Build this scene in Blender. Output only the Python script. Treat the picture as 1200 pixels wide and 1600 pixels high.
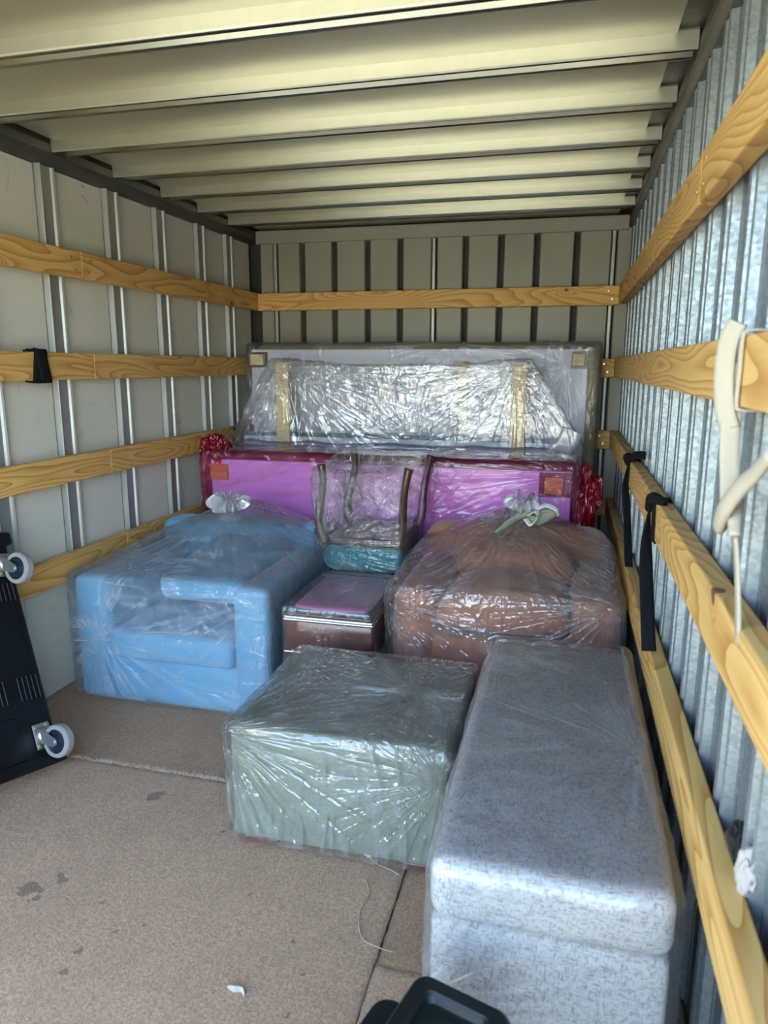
import bpy, bmesh, math, random
import numpy as np
from mathutils import Vector, Matrix, Euler

for o in list(bpy.data.objects):
    bpy.data.objects.remove(o)
sc = bpy.context.scene
C = sc.collection
random.seed(4)

# ------------------------------------------------------------------ camera, sky, sun, exposure
CAMH = 1.23
cam_d = bpy.data.cameras.new('camera')
cam = bpy.data.objects.new('camera', cam_d)
C.objects.link(cam)
_yaw, _pit, _rol = 0.2488307, 0.2022148, 0.0029658
cam.matrix_world = (Matrix.Translation((0, 0, CAMH)) @ Matrix.Rotation(_yaw, 4, 'Z')
                    @ Matrix.Rotation(math.pi / 2 - _pit, 4, 'X') @ Matrix.Rotation(_rol, 4, 'Z'))
cam_d.sensor_fit = 'VERTICAL'
cam_d.sensor_height = 36.0
cam_d.sensor_width = 27.0
cam_d.lens = 1116.2 / 1600 * 36
cam_d.clip_start = 0.02
cam_d.dof.use_dof = True
cam_d.dof.focus_distance = 2.5
cam_d.dof.aperture_fstop = 4.5
sc.camera = cam

world = bpy.data.worlds.new('sky')
sc.world = world
world.use_nodes = True
wn = world.node_tree
wn.nodes.clear()
wo = wn.nodes.new('ShaderNodeOutputWorld')
wb = wn.nodes.new('ShaderNodeBackground')
ws = wn.nodes.new('ShaderNodeTexSky')
ws.sky_type = 'NISHITA'
ws.sun_disc = False
ws.sun_elevation = math.radians(48)
ws.sun_rotation = math.radians(20)
ws.air_density = 1.2
ws.dust_density = 3.5
wb.inputs['Strength'].default_value = 1.5
wn.links.new(ws.outputs[0], wb.inputs['Color'])
wn.links.new(wb.outputs[0], wo.inputs['Surface'])

sun_d = bpy.data.lights.new('sun', 'SUN')
sun_d.energy = 7.0
sun_d.angle = math.radians(0.6)
sun_d.color = (1.0, 0.95, 0.86)
sun = bpy.data.objects.new('sun', sun_d)
C.objects.link(sun)
sun.rotation_euler = (math.radians(-42), math.radians(10), 0)   # shines away from the doors: only the yard outside is sunlit

vs = sc.view_settings
vs.view_transform = 'Standard'
vs.look = 'None'
vs.gamma = 1.0
vs.use_curve_mapping = False
vs.exposure = 0.8
sc.cycles.max_bounces = 10
sc.cycles.diffuse_bounces = 6
sc.cycles.glossy_bounces = 5
sc.cycles.transparent_max_bounces = 24
sc.cycles.use_denoising = True
sc.cycles.sample_clamp_indirect = 12
sc.cycles.caustics_reflective = False

# ------------------------------------------------------------------ node helpers
class NT:
    def __init__(s, name):
        s.m = bpy.data.materials.new(name)
        s.m.use_nodes = True
        s.t = s.m.node_tree
        s.t.nodes.clear()
        s.out = s.t.nodes.new('ShaderNodeOutputMaterial')
    def n(s, typ, **kw):
        nd = s.t.nodes.new(typ)
        for k, v in kw.items():
            if k[0] == '_':
                setattr(nd, k[1:], v)
        return nd
    def set(s, sock, v):
        if hasattr(v, 'is_output') or isinstance(v, bpy.types.NodeSocket):
            s.t.links.new(v, sock)
        else:
            sock.default_value = v
    def coord(s, kind='Object'):
        return s.n('ShaderNodeTexCoord').outputs[kind]
    def pos(s):
        return s.n('ShaderNodeNewGeometry').outputs['Position']
    def mapping(s, v, scale=(1, 1, 1), loc=(0, 0, 0), rot=(0, 0, 0)):
        m = s.n('ShaderNodeMapping')
        s.set(m.inputs['Vector'], v); s.set(m.inputs['Location'], loc)
        s.set(m.inputs['Rotation'], rot); s.set(m.inputs['Scale'], scale)
        return m.outputs[0]
    def noise(s, v, scale, detail=3, rough=0.5, dist=0.0, col=False):
        t = s.n('ShaderNodeTexNoise')
        s.set(t.inputs['Vector'], v)
        for k, x in (('Scale', scale), ('Detail', detail), ('Roughness', rough), ('Distortion', dist)):
            s.set(t.inputs[k], x)
        return t.outputs['Color' if col else 'Fac']
    def math(s, op, a, b=0.0, c=0.0, clamp=False):
        m = s.n('ShaderNodeMath'); m.operation = op; m.use_clamp = clamp
        s.set(m.inputs[0], a); s.set(m.inputs[1], b); s.set(m.inputs[2], c)
        return m.outputs[0]
    def vmath(s, op, a, b):
        m = s.n('ShaderNodeVectorMath'); m.operation = op
        s.set(m.inputs[0], a); s.set(m.inputs[1], b)
        return m.outputs[0]
    def ramp(s, f, stops):
        r = s.n('ShaderNodeValToRGB')
        e = r.color_ramp.elements
        while len(e) < len(stops):
            e.new(0.5)
        for el, (p, c) in zip(e, stops):
            el.position = p
            el.color = (c, c, c, 1) if isinstance(c, (int, float)) else (*c, 1)
        s.set(r.inputs[0], f)
        return r.outputs[0]
    def mix(s, f, a, b, mode='MIX'):
        m = s.n('ShaderNodeMix'); m.data_type = 'RGBA'; m.blend_type = mode
        s.set(m.inputs[0], f)
        s.set(m.inputs[6], a if not isinstance(a, tuple) else (*a, 1))
        s.set(m.inputs[7], b if not isinstance(b, tuple) else (*b, 1))
        return m.outputs[2]
    def bump(s, h, strength=0.3, dist=0.01, normal=None):
        b = s.n('ShaderNodeBump')
        s.set(b.inputs['Height'], h); s.set(b.inputs['Strength'], strength); s.set(b.inputs['Distance'], dist)
        if normal is not None:
            s.set(b.inputs['Normal'], normal)
        return b.outputs[0]
    def bsdf(s, color, rough=0.6, metal=0.0, normal=None, spec=0.5, sheen=0.0, alpha=None):
        p = s.n('ShaderNodeBsdfPrincipled')
        s.set(p.inputs['Base Color'], color if not isinstance(color, tuple) else (*color, 1))
        s.set(p.inputs['Roughness'], rough); s.set(p.inputs['Metallic'], metal)
        s.set(p.inputs['Specular IOR Level'], spec)
        if sheen:
            s.set(p.inputs['Sheen Weight'], sheen); s.set(p.inputs['Sheen Roughness'], 0.5)
        if normal is not None:
            s.set(p.inputs['Normal'], normal)
        s.t.links.new(p.outputs[0], s.out.inputs[0])
        return p

def plain(name, col, rough=0.6, metal=0.0, spec=0.5, var=0.15, scale=20, bump=0.1):
    t = NT(name)
    v = t.coord()
    f = t.noise(v, scale, 4)
    c = t.mix(f, tuple(x * (1 - var) for x in col), tuple(min(1, x * (1 + var)) for x in col))
    t.bsdf(c, rough, metal, t.bump(t.noise(v, scale * 8, 3), bump, 0.002), spec)
    return t.m

def galvanised(name, col, rough=0.4, metal=0.75, spangle=0.25, stain=0.15):
    t = NT(name)
    v = t.pos()
    vo = t.n('ShaderNodeTexVoronoi')
    t.set(vo.inputs['Vector'], t.vmath('ADD', v, t.vmath('MULTIPLY', t.noise(v, 60, 2, col=True), (0.012, 0.012, 0.012)))); t.set(vo.inputs['Scale'], 160.0)
    se = t.n('ShaderNodeSeparateColor'); t.set(se.inputs[0], vo.outputs['Color'])
    sp = se.outputs[0]
    big = t.noise(v, 3.0, 5, 0.6)
    streak = t.noise(t.mapping(v, (14, 14, 1.2)), 2.0, 4, 0.6)
    k = t.math('ADD', t.math('MULTIPLY', sp, spangle), t.math('MULTIPLY', t.math('ADD', big, streak), stain))
    c = t.mix(k, tuple(x * 1.15 for x in col), tuple(x * 0.55 for x in col))
    r = t.math('ADD', t.math('MULTIPLY', sp, 0.3 * spangle), rough)
    t.bsdf(c, r, metal, t.bump(t.noise(v, 2.0, 2), 0.25, 0.02))
    return t.m

def wood(name, light, dark, knots=1.0):
    t = NT(name)
    v = t.coord()
    oi = t.n('ShaderNodeObjectInfo').outputs['Random']
    cx = t.n('ShaderNodeCombineXYZ')
    t.set(cx.inputs[0], t.math('MULTIPLY', oi, 37.0)); t.set(cx.inputs[1], t.math('MULTIPLY', oi, 11.0))
    t.set(cx.inputs[2], t.math('MULTIPLY', oi, 23.0))
    v = t.vmath('ADD', v, cx.outputs[0])
    # knots: a few voronoi cells are kept
    kv = t.mapping(v, (3.6, 3.6, 5.0))
    kv = t.vmath('ADD', kv, t.noise(v, 4.0, 1, col=True))
    vo = t.n('ShaderNodeTexVoronoi'); t.set(vo.inputs['Vector'], kv); t.set(vo.inputs['Scale'], 1.0)
    se = t.n('ShaderNodeSeparateColor'); t.set(se.inputs[0], vo.outputs['Color'])
    keep = t.math('GREATER_THAN', se.outputs[0], 1 - 0.6 * knots)
    d = vo.outputs['Distance']
    halo = t.math('MULTIPLY', t.math('POWER', 2.718, t.math('MULTIPLY', t.math('MULTIPLY', d, d), -60.0)), keep)
    core = t.math('MULTIPLY', t.math('LESS_THAN', d, 0.09), keep)
    field = t.noise(t.mapping(v, (0.9, 6.0, 6.0)), 1.0, 1.5, 0.45)
    field = t.math('ADD', t.math('MULTIPLY', field, 24.0), t.math('MULTIPLY', halo, 4.0))
    ring = t.math('FRACT', field)
    ring = t.math('POWER', ring, 2.2)
    fine = t.noise(t.mapping(v, (3, 120, 120)), 1.0, 3, 0.6)
    f = t.math('ADD', t.math('MULTIPLY', ring, 0.9), t.math('MULTIPLY', t.math('SUBTRACT', fine, 0.4), 0.5), clamp=True)
    c = t.mix(f, light, dark)
    big = t.noise(t.mapping(v, (1.5, 5, 5)), 1.0, 2)
    c = t.mix(t.math('MULTIPLY', big, 0.35), c, tuple(x * .7 for x in dark))
    c = t.mix(t.math('MULTIPLY', halo, 0.35), c, (0.35, 0.14, 0.04))
    c = t.mix(t.math('MULTIPLY', core, 0.85), c, (0.13, 0.045, 0.02))
    t.bsdf(c, 0.55, 0, t.bump(f, 0.15, 0.002), 0.3)
    return t.m

def fabric(name, col, var=0.12, weave=450, sheen=0.15, fleck=0.0, rough=0.9, fleckcol=(0.2, 0.2, 0.22)):
    t = NT(name)
    v = t.pos()
    f = t.noise(v, 7, 4, 0.6)
    c = t.mix(f, tuple(x * (1 - var) for x in col), tuple(min(1, x * (1 + var)) for x in col))
    w = t.noise(v, weave, 2)
    if fleck:
        a = t.noise(t.mapping(v, (70, 330, 300)), 1.0, 3, 0.7)
        b = t.noise(t.mapping(v, (330, 70, 90)), 1.0, 3, 0.7)
        g = t.math('MULTIPLY', t.ramp(t.math('MAXIMUM', a, b), [(0.52, 0.0), (0.66, 1.0)]), fleck)
        c = t.mix(g, c, fleckcol)
    t.bsdf(c, rough, 0, t.bump(w, 0.3, 0.003), 0.2, sheen)
    return t.m

def film(name, tint=(0.975, 0.98, 0.985), milk=0.05, milkcol=(0.9, 0.92, 0.95), refl=0.0, rough=0.07, crinkle=0.5, streak=(10, 10, 1.4),
         tilt=(0, 0.6, 0), anchors=(), lines=0.6):
    """thin clear polythene: passes light, mirrors a little, whitens along its creases.
    anchors = (x, y, z, fineness, reach): the places it is pinched or pulled, creases run out from them"""
    t = NT(name)
    v = t.pos()
    warp = t.vmath('MULTIPLY', t.noise(v, 2.5, 2, col=True), (0.12, 0.12, 0.12))
    vw = t.vmath('ADD', v, warp)
    def crest_of(vec, scale, sharp, det=1.0):
        n = t.noise(vec, scale, det, 0.5)
        return t.math('SUBTRACT', 1.0, t.math('MULTIPLY', t.math('ABSOLUTE', t.math('SUBTRACT', n, 0.5)), sharp), clamp=True)
    l1 = crest_of(t.mapping(vw, streak, (0, 0, 0), tilt), 1.7, 15.0)
    g1 = t.ramp(t.noise(v, 4.0, 1), [(0.50, 0.0), (0.62, 1.0)])
    l2 = crest_of(t.mapping(vw, streak, (3, 1, 5), tuple(-x for x in tilt)), 2.6, 15.0)
    g2 = t.ramp(t.noise(t.vmath('ADD', v, (9, 9, 9)), 5.0, 1), [(0.52, 0.0), (0.64, 1.0)])
    h = t.math('ADD', t.math('MULTIPLY', l1, g1), t.math('MULTIPLY', l2, g2))
    h = t.math('MULTIPLY', h, lines)
    for (ax, ay, az, k, reach) in anchors:
        d = t.vmath('SUBTRACT', vw if False else v, (ax, ay, az))
        ln = t.n('ShaderNodeVectorMath'); ln.operation = 'LENGTH'; t.set(ln.inputs[0], d)
        nz = t.n('ShaderNodeVectorMath'); nz.operation = 'NORMALIZE'; t.set(nz.inputs[0], t.vmath('ADD', d, t.vmath('MULTIPLY', warp, (0.25, 0.25, 0.25))))
        r1 = crest_of(t.vmath('ADD', nz.outputs[0], (ax * 5, ay * 3, az * 7)), k, 13.0, 2.0)
        fall = t.math('SUBTRACT', 1.0, t.math('DIVIDE', ln.outputs['Value'], reach), clamp=True)
        br = t.ramp(t.noise(v, 7.0, 1), [(0.35, 0.35), (0.6, 1.0)])
        h = t.math('ADD', h, t.math('MULTIPLY', t.math('MULTIPLY', r1, br), t.math('POWER', fall, 0.7)))
    crest = t.math('MULTIPLY', h, 0.8, clamp=True)
    hh = t.math('ADD', h, t.math('MULTIPLY', t.noise(v, 8, 1.5), 1.3))
    nrm = t.bump(hh, crinkle, 0.008)
    fr = t.n('ShaderNodeFresnel'); t.set(fr.inputs['IOR'], 1.5); t.set(fr.inputs['Normal'], nrm)
    fac = t.math('ADD', fr.outputs[0], refl, clamp=True)
    fac = t.math('MINIMUM', fac, 0.6)
    gl = t.n('ShaderNodeBsdfGlossy')
    t.set(gl.inputs['Roughness'], rough); t.set(gl.inputs['Normal'], nrm); t.set(gl.inputs['Color'], (1, 1, 1, 1))
    tr = t.n('ShaderNodeBsdfTransparent'); t.set(tr.inputs['Color'], (*tint, 1))
    df = t.n('ShaderNodeBsdfDiffuse'); t.set(df.inputs['Color'], (*milkcol, 1)); t.set(df.inputs['Normal'], nrm)
    tl = t.n('ShaderNodeBsdfTranslucent'); t.set(tl.inputs['Color'], (*milkcol, 1))
    ad = t.n('ShaderNodeMixShader'); t.set(ad.inputs[0], 0.35)
    t.t.links.new(df.outputs[0], ad.inputs[1]); t.t.links.new(tl.outputs[0], ad.inputs[2])
    m1 = t.n('ShaderNodeMixShader')
    mk = t.math('ADD', t.math('MULTIPLY', crest, milk * 1.2 + 0.16), milk * 0.7, clamp=True)
    t.set(m1.inputs[0], mk)
    t.t.links.new(tr.outputs[0], m1.inputs[1]); t.t.links.new(ad.outputs[0], m1.inputs[2])
    m2 = t.n('ShaderNodeMixShader'); t.set(m2.inputs[0], fac)
    t.t.links.new(m1.outputs[0], m2.inputs[1]); t.t.links.new(gl.outputs[0], m2.inputs[2])
    t.t.links.new(m2.outputs[0], t.out.inputs[0])
    return t.m

# ------------------------------------------------------------------ materials
M = {}
M['ceil'] = galvanised('galvanised_roof', (0.46, 0.44, 0.33), 0.36, 0.62, 0.0, 0.15)
M['beam'] = galvanised('galvanised_beam', (0.68, 0.68, 0.56), 0.30, 0.85, 0.03, 0.2)
M['lip'] = galvanised('shade_tinted_lip_steel', (0.30, 0.30, 0.24), 0.25, 1.0, 0.05, 0.2)  # same steel as the beams, darkened to put the channel's shade into its colour
M['post'] = galvanised('galvanised_post', (0.42, 0.435, 0.41), 0.42, 0.6, 0.14, 0.25)
M['rwall'] = galvanised('galvanised_sheet', (0.29, 0.33, 0.345), 0.38, 0.62, 0.45, 0.3)
M['dark'] = plain('dark_joint', (0.035, 0.035, 0.03), 0.7)
M['railtop'] = galvanised('dull_steel', (0.11, 0.11, 0.09), 0.45, 0.7, 0.2, 0.2)
M['wood'] = wood('pine_board', (0.87, 0.57, 0.20), (0.52, 0.24, 0.05))
M['wood2'] = wood('pine_slat', (0.86, 0.70, 0.42), (0.68, 0.47, 0.2), 0.5)
M['brass'] = plain('brass_screw', (0.75, 0.6, 0.3), 0.3, 1.0, bump=0)
M['webblk'] = fabric('black_webbing', (0.006, 0.006, 0.008), 0.1, 300, 0.0)
M['webwht'] = fabric('cream_webbing', (0.44, 0.385, 0.29), 0.1, 300, 0.0)
M['bluefab'] = fabric('sky_blue_velvet', (0.115, 0.33, 0.52), 0.12, 600, 0.3)
M['greenfab'] = fabric('sage_green_fabric', (0.20, 0.22, 0.165), 0.15, 400, 0.1, 0.35, fleckcol=(0.33, 0.35, 0.28))
M['greyfab'] = fabric('pale_grey_weave', (0.45, 0.44, 0.415), 0.07, 400, 0.1, 0.9, fleckcol=(0.15, 0.155, 0.165))
M['terra'] = fabric('terracotta_boucle', (0.42, 0.175, 0.10), 0.25, 300, 0.3)
M['white'] = fabric('white_dust_cover', (0.70, 0.71, 0.84), 0.05, 600, 0.0)
M['olive'] = fabric('olive_fabric', (0.20, 0.17, 0.075), 0.2, 300, 0.2)
M['teal'] = fabric('teal_fabric', (0.006, 0.15, 0.175), 0.2, 400, 0.2)
M['tealpipe'] = plain('teal_piping', (0.01, 0.14, 0.15), 0.5)
M['slate'] = fabric('slate_blue_fabric', (0.10, 0.19, 0.23), 0.15, 400, 0.2)
M['mauve'] = fabric('mauve_fabric', (0.42, 0.14, 0.28), 0.15, 300, 0.3)
M['darkwood'] = plain('dark_red_wood', (0.11, 0.028, 0.018), 0.2, 0, 0.6, 0.4, 8, 0.05)
M['legwood'] = plain('dark_brown_wood', (0.065, 0.024, 0.012), 0.28, 0, 0.6, 0.4, 14, 0.1)
M['chrome'] = plain('mirror_metal', (0.75, 0.74, 0.70), 0.12, 1.0, bump=0.02)  # mirror metal: stool legs, and bands standing in for film reflections
M['burgundy'] = fabric('burgundy_fabric', (0.13, 0.01, 0.03), 0.15, 400, 0.2)
M['blackpl'] = plain('black_plastic', (0.006, 0.007, 0.009), 0.45, 0, 0.25, 0.5, 9, 0.35)
M['blackbin'] = plain('black_bin_plastic', (0.005, 0.009, 0.010), 0.4, 0, 0.25, 0.3, 6, 0.1)
M['tyre'] = plain('grey_rubber', (0.27, 0.26, 0.25), 0.6)
M['hub'] = plain('navy_hub', (0.012, 0.02, 0.035), 0.35)
M['zinc'] = plain('zinc_plate', (0.5, 0.52, 0.5), 0.38, 0.9, bump=0.1)
M['cloth'] = fabric('off_white_rag', (0.42, 0.39, 0.35), 0.1, 300, 0.1)
M['glove'] = fabric('black_rag', (0.02, 0.017, 0.015), 0.1, 300, 0.1)
M['ribbon'] = fabric('sage_ribbon', (0.23, 0.27, 0.17), 0.15, 300, 0.3)
M['ribwhite'] = plain('white_ribbon', (0.75, 0.76, 0.72), 0.3)
M['clear'] = film('rear_film', milk=0.05, tilt=(0, 0.8, 0), anchors=[(-1.73, 3.78, 1.23, 7, 1.0), (0.0, 3.78, 1.25, 8, 0.9), (-0.6, 3.78, 1.36, 9, 0.5)])
M['clearstool'] = film('stool_film', milk=0.06, tilt=(0, 0.5, 0.4), anchors=[(-0.66, 2.66, 0.43, 10, 0.7)])
M['clearchair'] = film('upturned_chair_film', milk=0.03, crinkle=0.6, tilt=(0, 0.4, 0), anchors=[(-0.93, 2.64, 0.52, 8, 0.5), (-0.60, 2.64, 0.86, 9, 0.5), (-0.95, 2.64, 0.86, 7, 0.4)])
M['clearblue'] = film('hazy_film', milk=0.12, milkcol=(0.80, 0.86, 0.93), crinkle=0.4, streak=(1.2, 9, 9), tilt=(0, -0.5, 0), lines=0.6,
                      anchors=[(-1.335, 2.70, 0.66, 8, 1.0), (-0.945, 2.13, 0.475, 8, 0.6), (-1.60, 2.12, 0.27, 4, 0.75)])
M['cleargreen'] = film('crisp_film', milk=0.04, refl=0.035, rough=0.06, crinkle=0.9, tilt=(0, 0.7, 0), lines=0.7,
                       anchors=[(-0.35, 1.80, 0.36, 9, 0.34), (-0.72, 1.95, 0.35, 8, 0.25), (-0.80, 1.50, 0.35, 6, 0.55), (-0.22, 1.50, 0.30, 5, 0.5)])
M['cleargrey'] = film('slack_film', milk=0.09, milkcol=(0.8, 0.84, 0.9), rough=0.12, crinkle=0.25, streak=(6, 1.5, 6), tilt=(0, 0.2, 0.8), lines=0.35,
                      anchors=[(0.19, 1.45, 0.46, 5, 0.4), (-0.2, 1.0, 0.2, 4, 0.4)])
M['clearterra'] = film('glossy_film', milk=0.07, milkcol=(0.95, 0.9, 0.88), refl=0.03, rough=0.05, crinkle=0.8, tilt=(0, -0.9, 0),
                       anchors=[(-0.15, 2.78, 0.66, 9, 1.0), (-0.55, 2.28, 0.45, 7, 0.4), (0.2, 2.3, 0.5, 8, 0.5)])
M['knot'] = film('gathered_film', milk=0.62, refl=0.05, rough=0.1, crinkle=0.6)
M['redfilm'] = film('red_film', tint=(0.985, 0.57, 0.89), milk=0.05, milkcol=(0.9, 0.25, 0.45), crinkle=0.5, streak=(1.5, 8, 9), tilt=(0, 0.30, 0),
                    anchors=[(-1.72, 3.18, 0.62, 7, 1.2), (0.04, 3.18, 0.78, 7, 0.7), (-0.62, 3.18, 0.5, 5, 0.4)])
M['redfold'] = film('red_film_folds', tint=(0.85, 0.03, 0.10), milk=0.40, milkcol=(0.80, 0.01, 0.06), refl=0.02, rough=0.12, crinkle=0.7)
M['mist'] = film('draped_film', milk=0.08, refl=0.05, rough=0.06, crinkle=0.45, tilt=(0, 0.9, 0), lines=0.4,
                 anchors=[(-1.46, 3.55, 1.26, 7, 1.3), (-0.23, 3.55, 1.26, 7, 1.1), (-0.75, 3.55, 0.83, 6, 0.5)])
M['blockwood'] = wood('raw_block', (0.78, 0.58, 0.12), (0.55, 0.38, 0.06), 0.2)
M['whiteedge'] = fabric('pale_mesh', (0.5, 0.5, 0.48), 0.1)

def panel_mat(name, ca, cb):
    t = NT(name)
    v = t.pos()
    big = t.noise(v, 2.2, 5, 0.6)
    c = t.mix(big, ca, cb)
    # scuffs: short dark scratches with a shape of their own
    sv = t.vmath('ADD', t.mapping(v, (5, 5, 3.2)), t.vmath('MULTIPLY', t.noise(v, 5, 2, col=True), (1.2, 1.2, 1.2)))
    a = t.math('ABSOLUTE', t.math('SUBTRACT', t.noise(sv, 2.1, 2, 0.5), 0.5))
    ln = t.math('LESS_THAN', a, 0.006)
    gate = t.ramp(t.noise(v, 4.5, 2), [(0.66, 0.0), (0.70, 1.0)])
    c = t.mix(t.math('MULTIPLY', t.math('MULTIPLY', ln, gate), 0.6), c, (0.06, 0.055, 0.05))
    sm = t.ramp(t.noise(v, 13, 5, 0.7), [(0.60, 0.0), (0.78, 1.0)])
    c = t.mix(t.math('MULTIPLY', sm, 0.35), c, (0.25, 0.24, 0.2))
    t.bsdf(c, 0.45, 0.0, t.bump(t.math('ADD', big, t.math('MULTIPLY', t.noise(v, 60, 3), 0.06)), 0.25, 0.03), 0.5)
    return t.m
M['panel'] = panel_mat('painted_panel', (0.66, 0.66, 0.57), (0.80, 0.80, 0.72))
M['panelb'] = panel_mat('dark_panel', (0.25, 0.24, 0.185), (0.36, 0.35, 0.28))  # darker base than the left wall's panels, same scuffs and smears

def carpet_mat(name, base):
    t = NT(name)
    v = t.pos()
    n1 = t.noise(v, 170, 4, 0.85)
    n2 = t.noise(v, 6, 4, 0.6)
    c = t.mix(t.ramp(n1, [(0.38, 0.0), (0.62, 1.0)]), tuple(x * 0.55 for x in base), tuple(x * 1.2 for x in base))
    c = t.mix(t.math('MULTIPLY', t.ramp(n2, [(0.4, 0.0), (0.75, 1.0)]), 0.35), c, tuple(x * 0.6 for x in base))
    # spilt stains, placed on the floor
    warp = t.vmath('MULTIPLY', t.vmath('SUBTRACT', t.noise(v, 16, 3, 0.6, col=True), (0.5, 0.5, 0.5)), (0.11, 0.11, 0.0))
    pv = t.vmath('ADD', v, warp)
    tot = None
    for (x, y, r) in STAINS:
        dd = t.n('ShaderNodeVectorMath'); dd.operation = 'DISTANCE'
        t.set(dd.inputs[0], pv); t.set(dd.inputs[1], (x, y, 0.0))
        k = t.math('LESS_THAN', dd.outputs['Value'], r * 0.62)
        tot = k if tot is None else t.math('MAXIMUM', tot, k)
    c = t.mix(t.math('MULTIPLY', tot, 0.62), c, (0.10, 0.05, 0.03))
    sp = t.ramp(t.noise(v, 34, 2, 0.5), [(0.75, 0.0), (0.79, 1.0)])
    c = t.mix(t.math('MULTIPLY', sp, 0.7), c, (0.09, 0.06, 0.04))
    t.bsdf(c, 0.95, 0, t.bump(n1, 0.8, 0.006), 0.1, 0.2)
    return t.m
#STAINS#
STAINS = [(-1.18, 1.24, .035), (-1.14, 1.29, .022), (-1.155, 1.21, .015), (-0.98, 1.235, .014), (-0.86, 1.19, .010),
          (-0.90, 1.16, .012), (-0.95, 1.10, .016), (-0.955, 1.05, .018), (-1.07, 1.22, .01), (-1.10, 1.645, .035),
          (-0.66, 0.97, .03), (-0.63, 0.99, .015), (-0.68, 1.36, .012), (-0.79, 1.44, .01), (-0.55, 1.06, .01),
          (-0.47, 1.08, .012), (-0.45, 1.17, .008), (-0.83, 1.21, .006), (-1.03, 1.16, .008)]
M['carpet'] = carpet_mat('tan_carpet', (0.50, 0.32, 0.185))
M['carpet2'] = carpet_mat('brown_carpet', (0.44, 0.265, 0.14))

# ------------------------------------------------------------------ object helpers
def link(name, me, mat=None, parent=None, smooth=False):
    o = bpy.data.objects.new(name, me)
    C.objects.link(o)
    if mat is not None:
        me.materials.append(mat)
    if parent is not None:
        o.parent = parent
    if smooth:
        me.polygons.foreach_set('use_smooth', [True] * len(me.polygons))
    return o

def fromnp(name, V, F, mat, parent=None, smooth=True):
    me = bpy.data.meshes.new(name)
    me.from_pydata([tuple(v) for v in V], [], [tuple(f) for f in F])
    me.update()
    return link(name, me, mat, parent, smooth)

def frombm(name, bm, mat, parent=None, smooth=False):
    me = bpy.data.meshes.new(name)
    bm.normal_update()
    bm.to_mesh(me); bm.free()
    return link(name, me, mat, parent, smooth)

def box(bm, x0, x1, y0, y1, z0, z1, bev=0.0, seg=1, mtx=None):
    r = bmesh.ops.create_cube(bm, size=1)
    vs_ = r['verts']
    for v in vs_:
        v.co = Vector(((x0 + x1) / 2 + v.co.x * (x1 - x0), (y0 + y1) / 2 + v.co.y * (y1 - y0), (z0 + z1) / 2 + v.co.z * (z1 - z0)))
    if bev:
        es = list({e for v in vs_ for e in v.link_edges})
        g = bmesh.ops.bevel(bm, geom=es, offset=bev, segments=seg, affect='EDGES', profile=0.5)
        vs_ = list({v for f in g['faces'] for v in f.verts} | {v for v in vs_ if v.is_valid})
    if mtx is not None:
        for v in vs_:
            v.co = mtx @ v.co
    return vs_

def boxobj(name, dims, mat, parent=None, bev=0.003, seg=2, mtx=None):
    bm = bmesh.new()
    box(bm, *dims, bev, seg, mtx)
    return frombm(name, bm, mat, parent)

def extrude_profile(name, prof, axis, a, b, mat, parent=None, closed=True, smooth=False, ends=True):
    """prof: list of (p,q) in the plane perpendicular to the axis; axis 'x': (y,z), 'y': (x,z), 'z': (x,y)"""
    def P(p, q, t):
        return {'x': (t, p, q), 'y': (p, t, q), 'z': (p, q, t)}[axis]
    n = len(prof)
    V = [P(p, q, a) for p, q in prof] + [P(p, q, b) for p, q in prof]
    F = [(i, (i + 1) % n, (i + 1) % n + n, i + n) for i in range(n if closed else n - 1)]
    if ends and closed:
        F += [tuple(range(n)), tuple(range(2 * n - 1, n - 1, -1))]
    o = fromnp(name, V, F, mat, parent, smooth)
    bm = bmesh.new(); bm.from_mesh(o.data); bmesh.ops.recalc_face_normals(bm, faces=bm.faces); bm.to_mesh(o.data); bm.free()
    return o

def thing(name, label, cat, loc=(0, 0, 0), group=None):
    o = bpy.data.objects.new(name, None)
    C.objects.link(o)
    o.location = loc
    o.empty_display_size = 0.1
    o['label'] = label; o['category'] = cat
    if group: o['group'] = group
    bpy.context.view_layer.update()
    return o

def tag(o, label, cat, group=None):
    o['label'] = label; o['category'] = cat
    if group: o['group'] = group
    return o

def struct(o):
    o['kind'] = 'structure'
    return o

def attach(root):
    """children were modelled in world space: keep them there"""
    for ch in root.children:
        ch.location = Vector(ch.location) - Vector(root.location)

# ------------------------------------------------------------------ vectorised noise
_rng = np.random.default_rng(7)
_perm = _rng.permutation(256); _perm = np.concatenate([_perm, _perm])
_grad = _rng.normal(size=(256, 3)); _grad /= np.linalg.norm(_grad, axis=1)[:, None]
def pnoise(P):
    P = np.asarray(P, float)
    I = np.floor(P).astype(int); Fr = P - I; I &= 255
    U = Fr * Fr * Fr * (Fr * (Fr * 6 - 15) + 10)
    out = 0
    for dx in (0, 1):
        for dy in (0, 1):
            for dz in (0, 1):
                h = _perm[_perm[_perm[(I[:, 0] + dx) & 255] + ((I[:, 1] + dy) & 255)] + ((I[:, 2] + dz) & 255)]
                g = _grad[h]
                d = (g * (Fr - (dx, dy, dz))).sum(1)
                w = (U[:, 0] if dx else 1 - U[:, 0]) * (U[:, 1] if dy else 1 - U[:, 1]) * (U[:, 2] if dz else 1 - U[:, 2])
                out = out + d * w
    return out * 1.6
def fbm(P, n=3):
    s = 0
    for i in range(n):
        s = s + pnoise(P * 2 ** i + 17.3 * i) * 0.5 ** i
    return s
def ridge(P, sharp=3.0):
    return np.clip(1 - np.abs(pnoise(P)) * sharp, 0, 1)

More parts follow.
